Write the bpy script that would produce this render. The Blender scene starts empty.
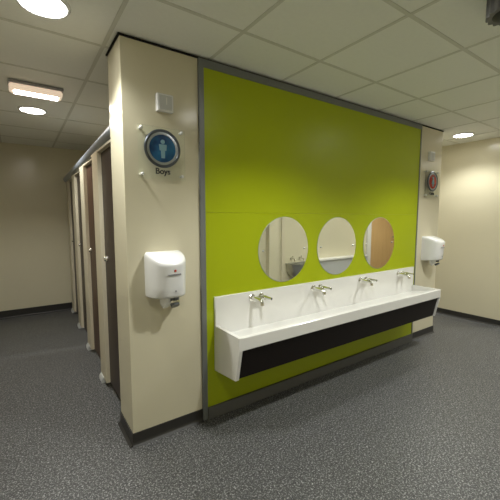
import bpy, bmesh, math
from mathutils import Vector, Matrix
S = bpy.context.scene
C = S.collection
PI = math.pi
H = 2.5

# ------------------------------------------------------------------ camera
cd = bpy.data.cameras.new('camera'); cam = bpy.data.objects.new('camera', cd); C.objects.link(cam)
cd.sensor_width = 36; cd.sensor_fit = 'HORIZONTAL'; cd.lens = 332.96 * 36 / 500; cd.clip_start = .02
yaw, pitch = math.radians(34.84), math.radians(-5.506)
cam.location = (-.5315, -2.066, 1.4529)
cam.rotation_euler = (PI / 2 + pitch, 0, -yaw)
S.camera = cam
# ------------------------------------------------------------------ world, exposure
w = bpy.data.worlds.new('world'); S.world = w; w.use_nodes = True
w.node_tree.nodes['Background'].inputs[0].default_value = (.9, .95, 1, 1)
w.node_tree.nodes['Background'].inputs[1].default_value = .02
S.view_settings.view_transform = 'Standard'; S.view_settings.look = 'None'
S.view_settings.gamma = 1; S.view_settings.use_curve_mapping = False
S.view_settings.exposure = 0.07
LAMP = 21            # watts of each downlight
LAMPS = {            # position: strength factor, label
    (-.37, -.06): (1.0, 'round downlight in the ceiling beside the sign pillar, at the top left'),
    (-.35, 1.9): (.75, 'round downlight deep in the cubicle corridor, behind the rectangular bulkhead light'),
    (4.16, -.05): (.58, 'round downlight at right, above the corner beside the right hand dryer'),
    (4.16, 1.9): (.8, 'round downlight in the right side passage behind the block'),
    (1.0, -1.2): (1.12, 'round downlight in front of the left half of the trough sink'),
    (2.9, -1.18): (1.12, 'round downlight in front of the right half of the trough sink'),
    (6.0, -1.32): (1.3, 'unseen round downlight added near the wooden door'),  # added lamp out of view, lights the wall behind the camera
    (4.35, -2.0): (.8, 'unseen round downlight added above the low boxed ledge'),  # extra unseen lamp, brightens what the mirrors reflect
    (1.0, 1.9): (.8, 'unseen round downlight added over the toilet cubicles, hidden behind the sign pillar'),  # added hidden lamp, lifts the ceiling over the cubicle row
    (-.36, -1.95): (.25, 'unseen round fill light added above the place the photo is taken from'),  # weak fill lamp added out of view for the near room
}

# ------------------------------------------------------------------ materials
def mat(name, col, rough=.5, metal=0, spec=.5, coat=0, emit=None, es=0, trans=0, ior=1.45, noise=0, nscale=3):
    m = bpy.data.materials.new(name); m.use_nodes = True
    N, L = m.node_tree.nodes, m.node_tree.links
    b = N['Principled BSDF']
    b.inputs['Base Color'].default_value = (*col, 1)
    b.inputs['Roughness'].default_value = rough
    b.inputs['Metallic'].default_value = metal
    b.inputs['Specular IOR Level'].default_value = spec
    b.inputs['Coat Weight'].default_value = coat
    b.inputs['Coat Roughness'].default_value = .12
    b.inputs['Transmission Weight'].default_value = trans
    b.inputs['IOR'].default_value = ior
    if emit:
        b.inputs['Emission Color'].default_value = (*emit, 1); b.inputs['Emission Strength'].default_value = es
    if noise:
        tc = N.new('ShaderNodeTexCoord'); n = N.new('ShaderNodeTexNoise'); n.inputs['Scale'].default_value = nscale
        n.inputs['Detail'].default_value = 5
        L.new(tc.outputs['Object'], n.inputs['Vector'])
        mx = N.new('ShaderNodeMix'); mx.data_type = 'RGBA'
        mx.inputs['A'].default_value = (*[c * (1 - noise) for c in col], 1)
        mx.inputs['B'].default_value = (*[min(1, c * (1 + noise)) for c in col], 1)
        L.new(n.outputs['Fac'], mx.inputs['Factor']); L.new(mx.outputs['Result'], b.inputs['Base Color'])
    return m

def floor_mat():
    m = mat('speckled vinyl', (.05, .05, .05), .42, spec=.45)
    N, L = m.node_tree.nodes, m.node_tree.links; b = N['Principled BSDF']
    tc = N.new('ShaderNodeTexCoord')
    def layer(scale, lo, hi, detail=2.0):
        n = N.new('ShaderNodeTexNoise'); n.inputs['Scale'].default_value = scale; n.inputs['Detail'].default_value = detail
        n.inputs['Roughness'].default_value = .65
        L.new(tc.outputs['Object'], n.inputs['Vector'])
        r = N.new('ShaderNodeValToRGB'); r.color_ramp.elements[0].position = lo; r.color_ramp.elements[1].position = hi
        L.new(n.outputs['Fac'], r.inputs['Fac']); return r.outputs['Color']
    def mix(f, a, bb):
        mx = N.new('ShaderNodeMix'); mx.data_type = 'RGBA'
        L.new(f, mx.inputs['Factor'])
        for s, v in (('A', a), ('B', bb)):
            if isinstance(v, tuple): mx.inputs[s].default_value = (*v, 1)
            else: L.new(v, mx.inputs[s])
        return mx.outputs['Result']
    c = mix(layer(45, .38, .62), (.040, .040, .040), (.078, .078, .078))
    c = mix(layer(105, .53, .63), c, (.27, .27, .27))
    c = mix(layer(80, .61, .68, 3), c, (.48, .48, .48))
    c = mix(layer(120, .62, .68), c, (.018, .018, .019))
    L.new(c, b.inputs['Base Color'])
    n = N.new('ShaderNodeTexNoise'); n.inputs['Scale'].default_value = 140; L.new(tc.outputs['Object'], n.inputs['Vector'])
    bp = N.new('ShaderNodeBump'); bp.inputs['Strength'].default_value = .12; bp.inputs['Distance'].default_value = .002
    L.new(n.outputs['Fac'], bp.inputs['Height']); L.new(bp.outputs['Normal'], b.inputs['Normal'])
    return m

def wood(name, c1, c2, rough=.4):
    m = mat(name, c1, rough)
    N, L = m.node_tree.nodes, m.node_tree.links; b = N['Principled BSDF']
    tc = N.new('ShaderNodeTexCoord'); mp = N.new('ShaderNodeMapping'); mp.inputs['Scale'].default_value = (14, 14, .8)
    n = N.new('ShaderNodeTexNoise'); n.inputs['Scale'].default_value = 3; n.inputs['Detail'].default_value = 6
    L.new(tc.outputs['Object'], mp.inputs['Vector']); L.new(mp.outputs['Vector'], n.inputs['Vector'])
    mx = N.new('ShaderNodeMix'); mx.data_type = 'RGBA'
    mx.inputs['A'].default_value = (*c1, 1); mx.inputs['B'].default_value = (*c2, 1)
    L.new(n.outputs['Fac'], mx.inputs['Factor']); L.new(mx.outputs['Result'], b.inputs['Base Color'])
    return m

M = dict(
    cream=mat('cream wall cladding', (.68, .63, .47), .2, spec=.45, noise=.03, nscale=1.5),
    greenp=mat('lime green laminate', (.385, .455, .004), .33, spec=.4, noise=.03, nscale=1.2),
    alu=mat('grey aluminium trim', (.20, .21, .21), .4, metal=.3),
    rail=mat('aluminium rail', (.34, .37, .42), .38, metal=.55),
    skirt=mat('grey skirting', (.12, .12, .115), .45),
    dark=mat('dark skirting', (.032, .030, .028), .4),
    gap=mat('black shadow gap', (.006, .006, .006), .8),
    tile=mat('ceiling tile', (.86, .86, .80), .75, noise=.03, nscale=40),
    grid=mat('ceiling grid', (.66, .655, .58), .6),
    white=mat('white solid surface', (.78, .77, .74), .25, coat=.3),
    plastic=mat('white plastic', (.80, .80, .80), .25, coat=.4),
    greyp=mat('pale grey plastic', (.55, .56, .56), .4),
    apron=mat('black brown panel', (.009, .006, .005), .5, spec=.25),
    chrome=mat('chrome', (.75, .74, .70), .12, metal=1),
    satin=mat('satin metal', (.78, .78, .76), .35, metal=.2),
    steel=mat('brushed steel', (.62, .62, .59), .32, metal=1),
    mirror=mat('mirror glass', (.90, .92, .88), .015, metal=1),
    edge=mat('mirror edge', (.35, .42, .30), .3),
    black=mat('black rubber', (.01, .01, .01), .5),
    ink=mat('black lettering', (.012, .012, .014), .5),
    ring=mat('dark chrome ring', (.10, .11, .125), .28, metal=.8),
    ringin=mat('silver bezel', (.42, .45, .47), .3, metal=.8),
    fig=mat('pale figure', (.22, .40, .48), .5),
    red=mat('red mark', (.55, .04, .02), .4),
    greymark=mat('grey lettering', (.32, .32, .33), .5),
    door=wood('dark brown laminate', (.030, .020, .015), (.052, .034, .025)),
    door2=wood('reddish brown laminate', (.050, .024, .014), (.085, .042, .025)),
    oak=wood('oak veneer', (.55, .33, .13), (.68, .44, .20)),
    post=mat('cream laminate', (.64, .58, .44), .35),
    lamp=mat('lit diffuser', (1, 1, 1), .5, emit=(1, .99, .93), es=26),
    tube=mat('lit bulkhead lens', (1, .95, .9), .4, emit=(1, .88, .78), es=14),
    tubeside=mat('frosted bulkhead cover', (.75, .62, .50), .4, emit=(1, .78, .58), es=.55),
    acr=mat('clear acrylic', (.97, 1, .98), .05, trans=1, ior=1.2),
    floor=floor_mat(),
)
def badge_mat(name, dark, light):
    m = mat(name, dark, .2, coat=.6)
    N, L = m.node_tree.nodes, m.node_tree.links; b = N['Principled BSDF']
    tc = N.new('ShaderNodeTexCoord'); g = N.new('ShaderNodeTexNoise'); g.inputs['Scale'].default_value = 12
    L.new(tc.outputs['Object'], g.inputs['Vector'])
    r = N.new('ShaderNodeValToRGB'); r.color_ramp.elements[0].position = .35; r.color_ramp.elements[1].position = .65
    r.color_ramp.elements[0].color = (*dark, 1); r.color_ramp.elements[1].color = (*light, 1)
    L.new(g.outputs['Fac'], r.inputs['Fac']); L.new(r.outputs['Color'], b.inputs['Base Color'])
    return m
M['blue'] = badge_mat('blue badge', (.004, .045, .16), (.015, .15, .34))
M['redb'] = badge_mat('red badge', (.30, .012, .006), (.55, .05, .02))

# ------------------------------------------------------------------ helpers
def link(name, bm, m, parent=None, smooth=False):
    me = bpy.data.meshes.new(name); bmesh.ops.recalc_face_normals(bm, faces=bm.faces); bm.to_mesh(me); bm.free()
    o = bpy.data.objects.new(name, me); C.objects.link(o)
    me.materials.append(M[m])
    if smooth:
        for f in me.polygons: f.use_smooth = True
        try: me.set_sharp_from_angle(angle=math.radians(38))
        except Exception: pass
    o.parent = parent
    return o
def struct(o): o['kind'] = 'structure'; return o
def tag(o, label, cat, group=None):
    o['label'] = label; o['category'] = cat
    if group: o['group'] = group
    return o
def thing(name, label, cat, loc=(0, 0, 0), group=None):
    o = bpy.data.objects.new(name, None); C.objects.link(o); o.location = loc; o.empty_display_size = .05
    return tag(o, label, cat, group)
def box(bm, x0, x1, y0, y1, z0, z1, bev=0, seg=2):
    vs = [bm.verts.new((x, y, z)) for x in (x0, x1) for y in (y0, y1) for z in (z0, z1)]
    fs = [bm.faces.new([vs[i] for i in q]) for q in ((0,1,3,2),(4,6,7,5),(0,4,5,1),(2,3,7,6),(0,2,6,4),(1,5,7,3))]
    if bev:
        es = list({e for f in fs for e in f.edges})
        bmesh.ops.bevel(bm, geom=es, offset=bev, segments=seg, profile=.5, affect='EDGES')
def B(*a, **k):
    bm = bmesh.new(); box(bm, *a, **k); return bm
def extr(bm, pts, a, b, axis='x'):
    """closed profile (u,v) extruded along an axis. x:(y,z)  y:(x,z)  z:(x,y)"""
    def P(t, u, v): return {'x': (t, u, v), 'y': (u, t, v), 'z': (u, v, t)}[axis]
    A = [bm.verts.new(P(a, *p)) for p in pts]; Bv = [bm.verts.new(P(b, *p)) for p in pts]
    n = len(pts); bm.faces.new(A); bm.faces.new(Bv[::-1])
    for i in range(n): bm.faces.new((A[i], A[(i+1) % n], Bv[(i+1) % n], Bv[i]))
    return bm
def tube(bm, pts, r, n=14):
    pts = [Vector(p) for p in pts]; rs = r if isinstance(r, (list, tuple)) else [r] * len(pts)
    rings = []; up = None
    for i, p in enumerate(pts):
        d = (pts[min(i+1, len(pts)-1)] - pts[max(i-1, 0)]).normalized()
        if up is None: up = Vector((0, 0, 1)) if abs(d.z) < .9 else Vector((1, 0, 0))
        s = d.cross(up).normalized(); up = s.cross(d).normalized()
        rings.append([bm.verts.new(p + rs[i] * (math.cos(2*PI*k/n) * s + math.sin(2*PI*k/n) * up)) for k in range(n)])
    for a, b in zip(rings, rings[1:]):
        for k in range(n): bm.faces.new((a[k], a[(k+1) % n], b[(k+1) % n], b[k]))
    bm.faces.new(rings[0]); bm.faces.new(rings[-1][::-1])
def lathe(bm, prof, c=(0, 0, 0), axis='z', n=40, cap=True):
    """profile (r,t) turned around an axis; axis 'y' points towards -y"""
    def P(r, t, a):
        if axis == 'z': return (c[0] + r*math.cos(a), c[1] + r*math.sin(a), c[2] + t)
        return (c[0] + r*math.cos(a), c[1] - t, c[2] + r*math.sin(a))
    rings = []
    for r, t in prof:
        rings.append([bm.verts.new(P(r, t, 2*PI*k/n)) for k in range(n)] if r > 1e-6 else [bm.verts.new(P(0, t, 0))])
    for a, b in zip(rings, rings[1:]):
        for k in range(n):
            k2 = (k+1) % n
            if len(a) == 1 and len(b) > 1: bm.faces.new((a[0], b[k2], b[k]))
            elif len(b) == 1 and len(a) > 1: bm.faces.new((a[k], a[k2], b[0]))
            elif len(a) > 1: bm.faces.new((a[k], a[k2], b[k2], b[k]))
    for e in ((rings[0], rings[-1]) if cap else ()):
        if len(e) > 1: bm.faces.new(e)
def dup(root, loc, label, group=None):
    r = root.copy(); C.objects.link(r); r.location = loc; r['label'] = label
    if group: r['group'] = group
    for ch in list(root.children):
        c = ch.copy(); C.objects.link(c); c.parent = r
        for g in list(ch.children):
            d = g.copy(); C.objects.link(d); d.parent = c
    return r
def text(name, s, size, loc, m, parent, depth=.0015):
    cu = bpy.data.curves.new(name, 'FONT'); cu.body = s; cu.size = size; cu.align_x = 'CENTER'; cu.align_y = 'CENTER'
    cu.extrude = depth; cu.offset = size * .02
    t = bpy.data.objects.new(name, cu); C.objects.link(t)
    bpy.context.view_layer.update()
    me = bpy.data.meshes.new_from_object(t.evaluated_get(bpy.context.evaluated_depsgraph_get()))
    bpy.data.objects.remove(t)
    me.transform(Matrix.Rotation(PI/2, 4, 'X'))
    me.materials.clear(); me.materials.append(M[m])
    o = bpy.data.objects.new(name, me); C.objects.link(o); o.location = loc; o.parent = parent
    return o

# ------------------------------------------------------------------ room shell
XL, XR, XF, YB, YN = -1.5, 4.70, 7.3, 3.83, -2.6
W, YC = 3.75, .305
YR = -.48
struct(link('floor', B(XL-.1, XF+.1, YN-.1, YB+.1, -.1, 0), 'floor'))
struct(link('ceiling', B(XL-.1, XF+.1, YN-.1, YB+.1, H+.004, H+.1), 'tile'))
struct(link('wall_left', B(XL-.1, XL, YN, YB, 0, H+.004), 'cream'))
struct(link('wall_far', B(XL-.1, XR+.1, YB, YB+.1, 0, H+.004), 'cream'))
struct(link('wall_near', B(XL-.1, XF+.1, YN-.1, YN, 0, H+.004), 'cream'))
bm = bmesh.new(); box(bm, XR, XR+.1, YR, YB, 0, H+.004)
struct(link('wall_right', bm, 'cream'))
struct(link('wall_right_return', B(XR+.1, XF, YR, YR+.1, 0, H+.004), 'cream'))
struct(link('wall_right_far', B(XF, XF+.1, YN, YR+.1, 0, H+.004), 'cream'))
struct(link('wall_front', B(0, W, 0, YC, 0, H-.012, bev=.003), 'cream'))          # block carrying the sink
struct(link('wall_passage', B(W-.1, W, YC, YB, 0, H+.004), 'cream'))
struct(link('wall_cubicle_rear', B(1.75, 1.85, YC, YB, 0, H+.004), 'cream'))
struct(link('wall_column', B(3.03, 3.36, YN, YN+.10, 0, H+.004, bev=.004), 'cream'))
struct(link('trim_5', B(3.29, 3.36, YN+.10, YN+.125, 0, H, bev=.003), 'post'))
# ceiling tee grid
bm = bmesh.new()
x = -.04 - .62*2
while x < XF:
    box(bm, x-.011, x+.011, YN, YB, H+.0015, H+.004); x += .62
y = -.405 - .625*3
while y < YB:
    box(bm, XL, XF, y-.011, y+.011, H+.001, H+.004); y += .625
struct(link('trim_1', bm, 'grid'))
# black shadow gap along the top of the block
bm = bmesh.new(); box(bm, -.008, W+.008, -.005, YC+.008, H-.010, H-.001)
struct(link('trim_2', bm, 'gap'))
# green panel field
GX0, GX1 = .524, 3.225
bm = bmesh.new(); box(bm, GX0, GX1, -.012, 0, .088, 1.4895); box(bm, GX0, GX1, -.012, 0, 1.4905, 2.437)
struct(link('wall_green', bm, 'greenp'))
bm = bmesh.new()
box(bm, .488, GX0, -.018, 0, 0, H-.012); box(bm, GX0, GX1, -.018, 0, 2.437, H-.012)
box(bm, GX1, GX1+.018, -.018, 0, 0, H-.012)
struct(link('trim_3', bm, 'alu'))
struct(link('baseboard_centre', B(GX0, GX1, -.03, 0, 0, .088, bev=.002), 'skirt'))
def cove(bm, p0, p1, n, h=.085):
    """coved skirting from p0 to p1 standing off the wall along n"""
    prof = [(0, h), (.006, h), (.007, .022), (.012, .010), (.024, .002), (.026, 0), (0, 0)]
    A = [bm.verts.new((p0[0]+n[0]*u, p0[1]+n[1]*u, v)) for u, v in prof]
    Bv = [bm.verts.new((p1[0]+n[0]*u, p1[1]+n[1]*u, v)) for u, v in prof]
    bm.faces.new(A); bm.faces.new(Bv[::-1])
    for i in range(len(prof)): j = (i+1) % len(prof); bm.faces.new((A[i], A[j], Bv[j], Bv[i]))
bm = bmesh.new(); cove(bm, (-.006, 0), (.488, 0), (0, -1)); cove(bm, (0, -.006), (0, YC), (-1, 0)); struct(link('baseboard_left_pillar', bm, 'dark'))
bm = bmesh.new(); cove(bm, (GX1+.018, 0), (W+.006, 0), (0, -1)); cove(bm, (W, 0), (W, YB), (1, 0)); struct(link('baseboard_right_pillar', bm, 'dark'))
bm = bmesh.new(); cove(bm, (XL, YB), (1.7, YB), (0, -1), .115); cove(bm, (W, YB), (XR, YB), (0, -1), .115); struct(link('baseboard_far', bm, 'dark'))
bm = bmesh.new(); cove(bm, (XR, YR), (XR, YB), (-1, 0)); cove(bm, (XR, YR), (XF, YR), (0, -1)); struct(link('baseboard_right', bm, 'dark'))
bm = bmesh.new(); cove(bm, (XL, YN), (XL, YB), (1, 0)); struct(link('baseboard_left', bm, 'dark'))
bm = bmesh.new(); cove(bm, (XL, YN), (3.03, YN), (0, 1)); cove(bm, (3.36, YN), (5.87, YN), (0, 1)); struct(link('baseboard_near', bm, 'dark'))
# wooden door with white frame, seen in the right mirror
bm = bmesh.new()
box(bm, 5.87, 6.0, YN, YN+.035, 0, 2.16, bev=.003); box(bm, 6.97, 7.10, YN, YN+.035, 0, 2.16, bev=.003); box(bm, 6.0, 6.97, YN, YN+.035, 2.05, 2.16)
struct(link('trim_4', bm, 'white'))
d = struct(link('door_1', B(6.005, 6.965, YN, YN+.02, .006, 2.045, bev=.002), 'oak'))
bm = bmesh.new(); tube(bm, [(6.88, YN+.02, 1.0), (6.88, YN+.07, 1.0), (6.86, YN+.075, 1.0), (6.76, YN+.075, 1.0)], .010)
lathe(bm, [(.026, 0), (.026, -.008), (.012, -.008)], (6.88, YN+.02, 1.0), 'y')
link('door_handle', bm, 'chrome', d, True)
# low boxed ledge on the wall behind (seen in the middle mirror)
lg = thing('boxed_ledge', 'low white boxed ledge along the wall, reflected in the middle round mirror', 'ledge', (4.95, YN, 0))
link('front_panel', B(-.75, .75, 0, .17, .0, .62), 'greyp', lg)
link('ledge_top', B(-.76, .76, 0, .19, .62, .655, bev=.004), 'white', lg)
# small steel basin (seen in the left mirror)
bs = thing('steel_basin', 'small stainless steel basin with chrome pipes, reflected in the leftmost round mirror', 'basin', (3.74, YN, 0))
bm = bmesh.new(); n = 28
def ringp(a, b, z, y0): return [(a*math.cos(PI*k/n), y0 + b*math.sin(PI*k/n), z) for k in range(n+1)]
levels = [ringp(.15, .16, .37, 0), ringp(.22, .26, .47, 0), ringp(.24, .29, .60, 0), ringp(.255, .305, .605, 0), ringp(.255, .305, .62, 0), ringp(.225, .27, .62, .012), ringp(.19, .22, .50, .012)]
rs = [[bm.verts.new(p) for p in l] for l in levels]
for a, b in zip(rs, rs[1:]):
    for k in range(n): bm.faces.new((a[k], a[k+1], b[k+1], b[k]))
    bm.faces.new((a[0], b[0], b[-1], a[-1]))
bm.faces.new(rs[0]); bm.faces.new(rs[-1])
link('bowl', bm, 'steel', bs, True)
bm = bmesh.new(); tube(bm, [(0, .1, .375), (0, .1, .25), (0, .08, .21), (0, .0, .21)], .02); link('waste_pipe', bm, 'chrome', bs, True)
for sx in (-.12, .10):
    bm = bmesh.new(); tube(bm, [(sx, 0, .70), (sx, .06, .70), (sx, .10, .69), (sx, .105, .655)], .013); lathe(bm, [(.02, 0), (.022, -.012), (0, -.012)], (sx, 0, .70), 'y'); tube(bm, [(sx, .05, .705), (sx, .05, .75)], .008)
    link('tap', bm, 'chrome', bs, True)

# ------------------------------------------------------------------ ceiling lights
for (x, y), (f, lab) in LAMPS.items():
    t = thing('downlight', lab, 'ceiling light', (x, y, H), 'round ceiling downlights')
    bm = bmesh.new(); lathe(bm, [(.102, .0035), (.102, -.008), (.106, -.012), (.116, -.010), (.121, -.002), (.121, .0035)])
    link('trim_ring', bm, 'plastic', t, True)
    bm = bmesh.new(); lathe(bm, [(0, -.016), (.05, -.015), (.09, -.011), (.102, -.006), (.102, .002), (0, .002)])
    link('diffuser', bm, 'lamp', t, True)
    ld = bpy.data.lights.new('downlight_beam', 'SPOT'); ld.energy = LAMP * f * 4; ld.color = (.985, 1, .95)
    ld.spot_size = math.radians(132); ld.spot_blend = .55; ld.shadow_soft_size = .06
    lo = bpy.data.objects.new('downlight_beam', ld); C.objects.link(lo); lo.parent = t; lo.location = (0, 0, -.03)
# emergency bulkhead light
t = thing('bulkhead_light', 'lit rectangular bulkhead light on the ceiling of the cubicle corridor', 'ceiling light', (-.35, 1.19, H))
link('base_plate', B(-.185, .185, -.075, .075, -.022, .0, bev=.004), 'greymark', t)
bm = bmesh.new(); box(bm, -.18, .18, -.07, .07, -.068, -.022, bev=.018, seg=4)
link('cover', bm, 'tubeside', t, True)
bm = bmesh.new(); box(bm, -.15, .15, -.045, .045, -.074, -.067, bev=.003)
link('lit_strip', bm, 'tube', t, True)
ld = bpy.data.lights.new('bulkhead_glow', 'AREA'); ld.shape = 'RECTANGLE'; ld.size = .28; ld.size_y = .06; ld.energy = 3; ld.color = (1, .84, .7)
lo = bpy.data.objects.new('bulkhead_glow', ld); C.objects.link(lo); lo.parent = t; lo.location = (0, 0, -.08)
# ribbed ceiling unit
t = thing('ribbed_ceiling_vent', 'dark grey ribbed round vent hanging from the ceiling at the top right corner', 'vent', (1.445, -1.40, H))
bm = bmesh.new(); nn = 72
a0 = [(.105 if k % 4 < 2 else .095) for k in range(nn)]
A = [bm.verts.new((a0[k]*math.cos(2*PI*k/nn), a0[k]*math.sin(2*PI*k/nn), -.085)) for k in range(nn)]
Bv = [bm.verts.new((a0[k]*math.cos(2*PI*k/nn), a0[k]*math.sin(2*PI*k/nn), -.0)) for k in range(nn)]
bm.faces.new(A); bm.faces.new(Bv)
for k in range(nn): bm.faces.new((A[k], A[(k+1) % nn], Bv[(k+1) % nn], Bv[k]))
link('ribbed_body', bm, 'skirt', t)
bm = bmesh.new(); lathe(bm, [(0, -.10), (.05, -.099), (.078, -.085), (0, -.085)]); link('end_cap', bm, 'black', t, True)

# ------------------------------------------------------------------ cubicles
LAB = ['nearest toilet cubicle with dark brown door, next to the sign pillar',
       'second toilet cubicle from the pillar, with a reddish brown door',
       'third toilet cubicle from the pillar, dark brown door between cream posts',
       'farthest toilet cubicle with dark brown door, against the far wall']
def cubx(y): return .012 + .030 * y
first = None
ang = math.atan(.024)
def make_cubicle():
    t = thing('toilet_cubicle', LAB[0], 'toilet cubicle', (cubx(YC), YC, 0), 'row of toilet cubicles')
    # local y runs along the row; the door stands 30 mm behind the face of the post
    dr = link('door', B(.030, .048, .006, .572, .045, 1.975, bev=.002), 'door', t)
    bm = bmesh.new()
    lathe(bm, [(.026, -.002), (.026, .006), (.020, .010), (.020, .016), (.014, .024), (0, .026)], (0, 0, 0), 'y', 24)
    bmesh.ops.rotate(bm, verts=bm.verts, cent=(0, 0, 0), matrix=Matrix.Rotation(-PI/2, 3, 'Z'))
    bmesh.ops.translate(bm, verts=bm.verts, vec=(.030, .50, 1.12))
    link('lock_knob', bm, 'chrome', dr, True)
    for z in (.25, 1.68):
        bm = bmesh.new(); tube(bm, [(.024, .008, z-.045), (.024, .008, z+.045)], .008); link('hinge', bm, 'steel', dr, True)
    po = link('pilaster', B(0, .032, .575, .805, .04, 1.99, bev=.002), 'post', t)
    bm = bmesh.new(); extr(bm, [(-.018, 0), (-.018, .028), (-.003, .052), (.034, .052), (.05, 0)], .68, .80, 'y')
    link('foot', bm, 'greyp', po, True)
    link('header_panel', B(.004, .03, .002, .862, 1.978, 1.994), 'post', t)
    link('partition', B(.05, 1.62, .68, .70, .12, 1.97), 'post', t)
    return t
c0 = make_cubicle()
for i in range(1, 4):
    y = YC + .868*i
    c = dup(c0, (cubx(y), y, 0), LAB[i])
    if i == 1:
        for ch in c.children:
            if ch.name.startswith('door'):
                ch.data = ch.data.copy(); ch.data.materials.clear(); ch.data.materials.append(M['door2'])
bm = bmesh.new()
pr = []
for k in range(20):
    a = 2*PI*k/20; pr.append((.014 + .038*math.cos(a), 2.040 + .044*math.sin(a)))
extr(bm, pr, 0, YB-YC, 'y')
rl = link('head_rail', bm, 'rail', None, True); rl.location = (cubx(YC), YC, 0); rl.rotation_euler.z = -ang
tag(rl, 'rounded aluminium head rail running along the top of the cubicle row', 'rail')

# ------------------------------------------------------------------ trough sink
SX0, SX1 = .585, 3.175
sk = thing('trough_sink', 'long white wall-hung trough sink with black apron below green panel', 'sink', (SX0, 0, 0))
L_ = SX1 - SX0; yw = -.012
link('backsplash', B(0, L_, yw-.022, yw, .60, .895, bev=.002), 'white', sk)
bm = bmesh.new()
prof = [(yw-.022, .575), (yw-.022, .618), (-.075, .624), (-.20, .648), (-.285, .662), (-.305, .676), (-.312, .686), (-.338, .686), (-.342, .682), (-.342, .602), (-.336, .596), (-.30, .596)]
extr(bm, prof, .026, L_-.026, 'x')
link('basin', bm, 'white', sk)
def endp(x0, x1):
    bm = extr(bmesh.new(), [(yw-.023, .686), (-.342, .686), (-.342, .60), (-.296, .385), (yw-.001, .352), (yw-.001, .598), (yw-.023, .598)], x0, x1, 'x')
    return bm
link('end_panel', endp(0, .026), 'white', sk); link('end_panel', endp(L_-.026, L_), 'white', sk)
bm = extr(bmesh.new(), [(-.326, .596), (-.312, .596), (-.272, .392), (-.286, .389)], .026, L_-.026, 'x')
link('apron', bm, 'apron', sk)
link('underside', B(.026, L_-.026, -.30, yw-.001, .56, .575), 'dark', sk)
# taps
TL = ['first wall tap from the left on the trough sink backsplash', 'second wall tap from the left, between the left and middle mirrors',
      'third wall tap from the left, between the middle and right mirrors', 'rightmost wall tap, at the far end of the trough sink']
t = thing('wall_tap', TL[0], 'tap', (.900, yw-.022, .850), 'taps along the trough sink')
bm = bmesh.new(); lathe(bm, [(.027, 0), (.027, .006), (.018, .014), (.0, .016)], (0, 0, 0), 'y', 28)
tube(bm, [(0, -.004, 0), (0, -.05, 0), (0, -.105, .0), (0, -.122, -.006), (0, -.130, -.018), (0, -.130, -.032)], [.016, .0155, .0145, .014, .014, .0155])
link('spout', bm, 'chrome', t, True)
bm = bmesh.new(); tube(bm, [(0, -.045, 0), (.05, -.045, .000), (.10, -.045, .000)], .0145); link('crossbar', bm, 'chrome', t, True)
bm = bmesh.new(); tube(bm, [(.085, -.0, .0), (.085, -.06, .0)], .017); lathe(bm, [(.026, 0), (.026, .006), (.018, .012), (0, .014)], (.085, 0, .0), 'y', 28); link('valve', bm, 'chrome', t, True)
bm = bmesh.new(); tube(bm, [(.085, -.058, .0), (.085, -.075, .003), (.092, -.125, .002)], [.016, .012, .010]); link('lever', bm, 'chrome', t, True)
for i, x in enumerate((1.552, 2.20, 2.85)): dup(t, (x, yw-.022, .845), TL[i+1])

# ------------------------------------------------------------------ mirrors
ML = ['leftmost round mirror on the green wall, reflecting a cream column', 'middle round mirror on the green wall, reflecting a low pale ledge',
      'rightmost round mirror on the green wall, reflecting a wooden door']
t = thing('round_mirror', ML[0], 'mirror', (1.237, yw, 1.198), 'round mirrors above the sink')
bm = bmesh.new(); lathe(bm, [(.262, 0), (.265, .002), (.265, .004), (.262, .0055)], axis='y', n=72); link('mirror_edge', bm, 'edge', t)
bm = bmesh.new(); lathe(bm, [(.2615, .0050), (.2615, .0060), (0, .0060)], axis='y', n=72); link('glass', bm, 'mirror', t)
for sx in (-.218, .218):
    bm = bmesh.new(); lathe(bm, [(.0075, .006), (.0075, .009), (.004, .012), (0, .0125)], (sx, 0, 0), 'y', 20); link('fixing_screw', bm, 'steel', t, True)
for i, x in enumerate((1.876, 2.522)): dup(t, (x, yw, 1.195), ML[i+1])

# ------------------------------------------------------------------ hand dryers
def dryer_body(bm):
    N_ = 40; hw, dp = .119, .195
    def plan(s, inset=0):
        pts = []
        for k in range(N_+1):
            a = PI*k/N_; c, sn = math.cos(a), math.sin(a)
            e = .72
            pts.append(((hw-inset)*math.copysign(abs(c)**e, c), -(dp-inset)*s*sn**(.80)))
        return pts
    rings = []
    for (u, sc, ins) in ((0, .86, .012), (.03, .88, .002), (.08, .90, 0), (.3, .92, 0), (.6, .95, 0), (.88, .99, 0), (.955, 1.0, .001), (.985, 1.0, .005), (1, 1.0, .013)):
        r = []
        for x, y in plan(sc, ins):
            d = -y / dp
            top = 1.248 - .068 * d**1.6 - .012*(abs(x)/hw)**3
            bot = .955 + .012*d
            r.append(bm.verts.new((x, y, bot + (top-bot)*u)))
        rings.append(r)
    for a, b in zip(rings, rings[1:]):
        for k in range(N_): bm.faces.new((a[k], a[k+1], b[k+1], b[k]))
        bm.faces.new((a[0], b[0], b[-1], a[-1]))
    # caps as strips to the wall line
    for r in (rings[0], rings[-1]):
        for k in range(N_//2):
            a, b, c, d = r[k], r[k+1], r[N_-k-1], r[N_-k]
            if k+1 == N_-k-1: bm.faces.new((a, b, d))
            else: bm.faces.new((a, b, c, d))
t = thing('hand_dryer', 'white wall-mounted hand dryer on the left pillar, under the blue sign', 'hand dryer', (.223, 0, 0), 'hand dryers')
bm = bmesh.new(); dryer_body(bm); link('housing', bm, 'plastic', t, True)
bm = bmesh.new(); tube(bm, [(-.022, -.09, .968), (-.022, -.092, .925), (-.018, -.105, .908)], [.038, .034, .030], 24); link('nozzle_collar', bm, 'plastic', t, True)
bm = bmesh.new(); tube(bm, [(.028, -.105, .968), (.028, -.110, .925), (.028, -.125, .905)], [.034, .030, .027], 24); link('nozzle', bm, 'ring', t, True)
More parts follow.
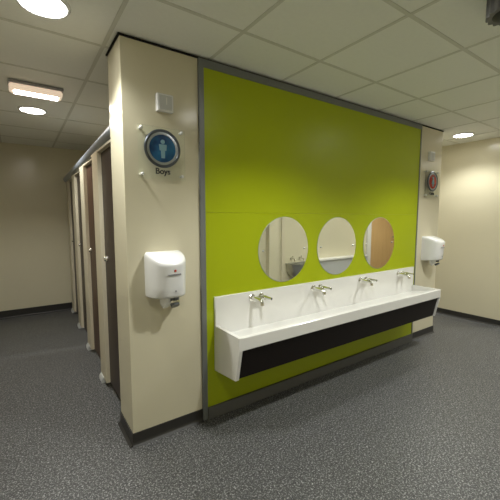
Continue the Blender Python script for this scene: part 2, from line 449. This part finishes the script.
bm = bmesh.new(); tube(bm, [(.028, -.108, .932), (.028, -.113, .920)], [.0325, .0315], 24); link('nozzle_band', bm, 'chrome', t, True)
def front_y(x, u=.6, dp=.195, hw=.119, s=.975):
    c = min(.999, abs(x)/hw) ** (1/.72); return -(dp*s*(max(0, 1-c*c) ** .5) ** .80)
bm = bmesh.new(); x = .006; yf = front_y(x); box(bm, x-.007, x+.007, yf-.004, yf+.004, 1.130, 1.144, bev=.002); link('logo', bm, 'red', t)
bm = bmesh.new()
for k in range(9):
    x = -.036 + k*.0095; yf = front_y(x); box(bm, x-.0035, x+.0035, yf-.003, yf+.004, 1.110, 1.118)
link('brand_lettering', bm, 'greymark', t)
bm = bmesh.new(); x = .012; yf = front_y(x, s=.918); lathe(bm, [(.006, -.002), (.006, .002), (0, .002)], (x, yf, 1.01), 'y', 16); link('sensor', bm, 'greymark', t)
dup(t, (3.50, 0, -.005), 'white wall-mounted hand dryer on the right pillar, under the red sign')

# ------------------------------------------------------------------ wall boxes
t = thing('wall_sensor_box', 'small white square control box on the left pillar above the blue sign', 'control box', (.253, 0, 2.155), 'square wall boxes')
link('case', B(-.052, .052, -.035, 0, -.053, .053, bev=.006), 'plastic', t)
link('cover_plate', B(-.040, .040, -.038, -.034, -.042, .042, bev=.0015), 'greyp', t)
link('slot', B(.002, .008, -.0395, -.037, -.012, .030), 'white', t)
dup(t, (3.475, 0, 2.165), 'small grey square box on the right pillar above the red sign')

# ------------------------------------------------------------------ acrylic signs
def sign(cx, word, badge, lab):
    t = thing('washroom_sign', lab, 'sign', (cx, 0, 1.855), 'round badge signs')
    link('acrylic_panel', B(-.148, .148, -.030, -.026, -.165, .150, bev=.001), 'acr', t)
    for sx in (-.128, .128):
        for sz in (-.138, .134):
            bm = bmesh.new(); lathe(bm, [(.007, 0), (.007, .024), (.010, .025), (.010, .034), (.006, .038), (0, .039)], (sx, 0, sz), 'y', 20)
            link('standoff', bm, 'satin', t, True)
    bm = bmesh.new(); lathe(bm, [(.114, .032), (.116, .036), (.110, .041), (.102, .041), (.098, .037), (.098, .030), (.112, .030), (.114, .032)], (0, 0, .022), 'y', 56, False); link('outer_ring', bm, 'ring', t, True)
    bm = bmesh.new(); lathe(bm, [(.098, .032), (.098, .0375), (.086, .0385), (.083, .036), (.083, .031), (.098, .031)], (0, 0, .022), 'y', 56, False); link('bezel', bm, 'ringin', t, True)
    bm = bmesh.new(); lathe(bm, [(.084, .0305), (.084, .0362), (.05, .0375), (0, .038)], (0, 0, .022), 'y', 56); link('badge_face', bm, badge, t, True)
    bm = bmesh.new(); yy = -.0395
    def poly(pts): extr(bm, pts, yy, yy-.002, 'y')
    lathe(bm, [(.013, .038), (.013, .0415), (0, .0415)], (0, 0, .062), 'y', 20)
    if word == 'Boys':
        poly([(-.024, .046), (.024, .046), (.021, .010), (.013, .010), (.011, -.036), (-.011, -.036), (-.013, .010), (-.021, .010)])
    else:
        poly([(-.012, .046), (.012, .046), (.030, -.008), (.011, -.008), (.010, -.036), (-.010, -.036), (-.011, -.008), (-.030, -.008)])
    link('figure', bm, 'fig', t)
    text('lettering', word, .050, (.0, -.0315, -.116), 'ink', t)
sign(.227, 'Boys', 'blue', 'clear acrylic sign with blue badge and Boys lettering on the left pillar')
sign(3.495, 'Girls', 'redb', 'clear acrylic sign with red badge on the right pillar')
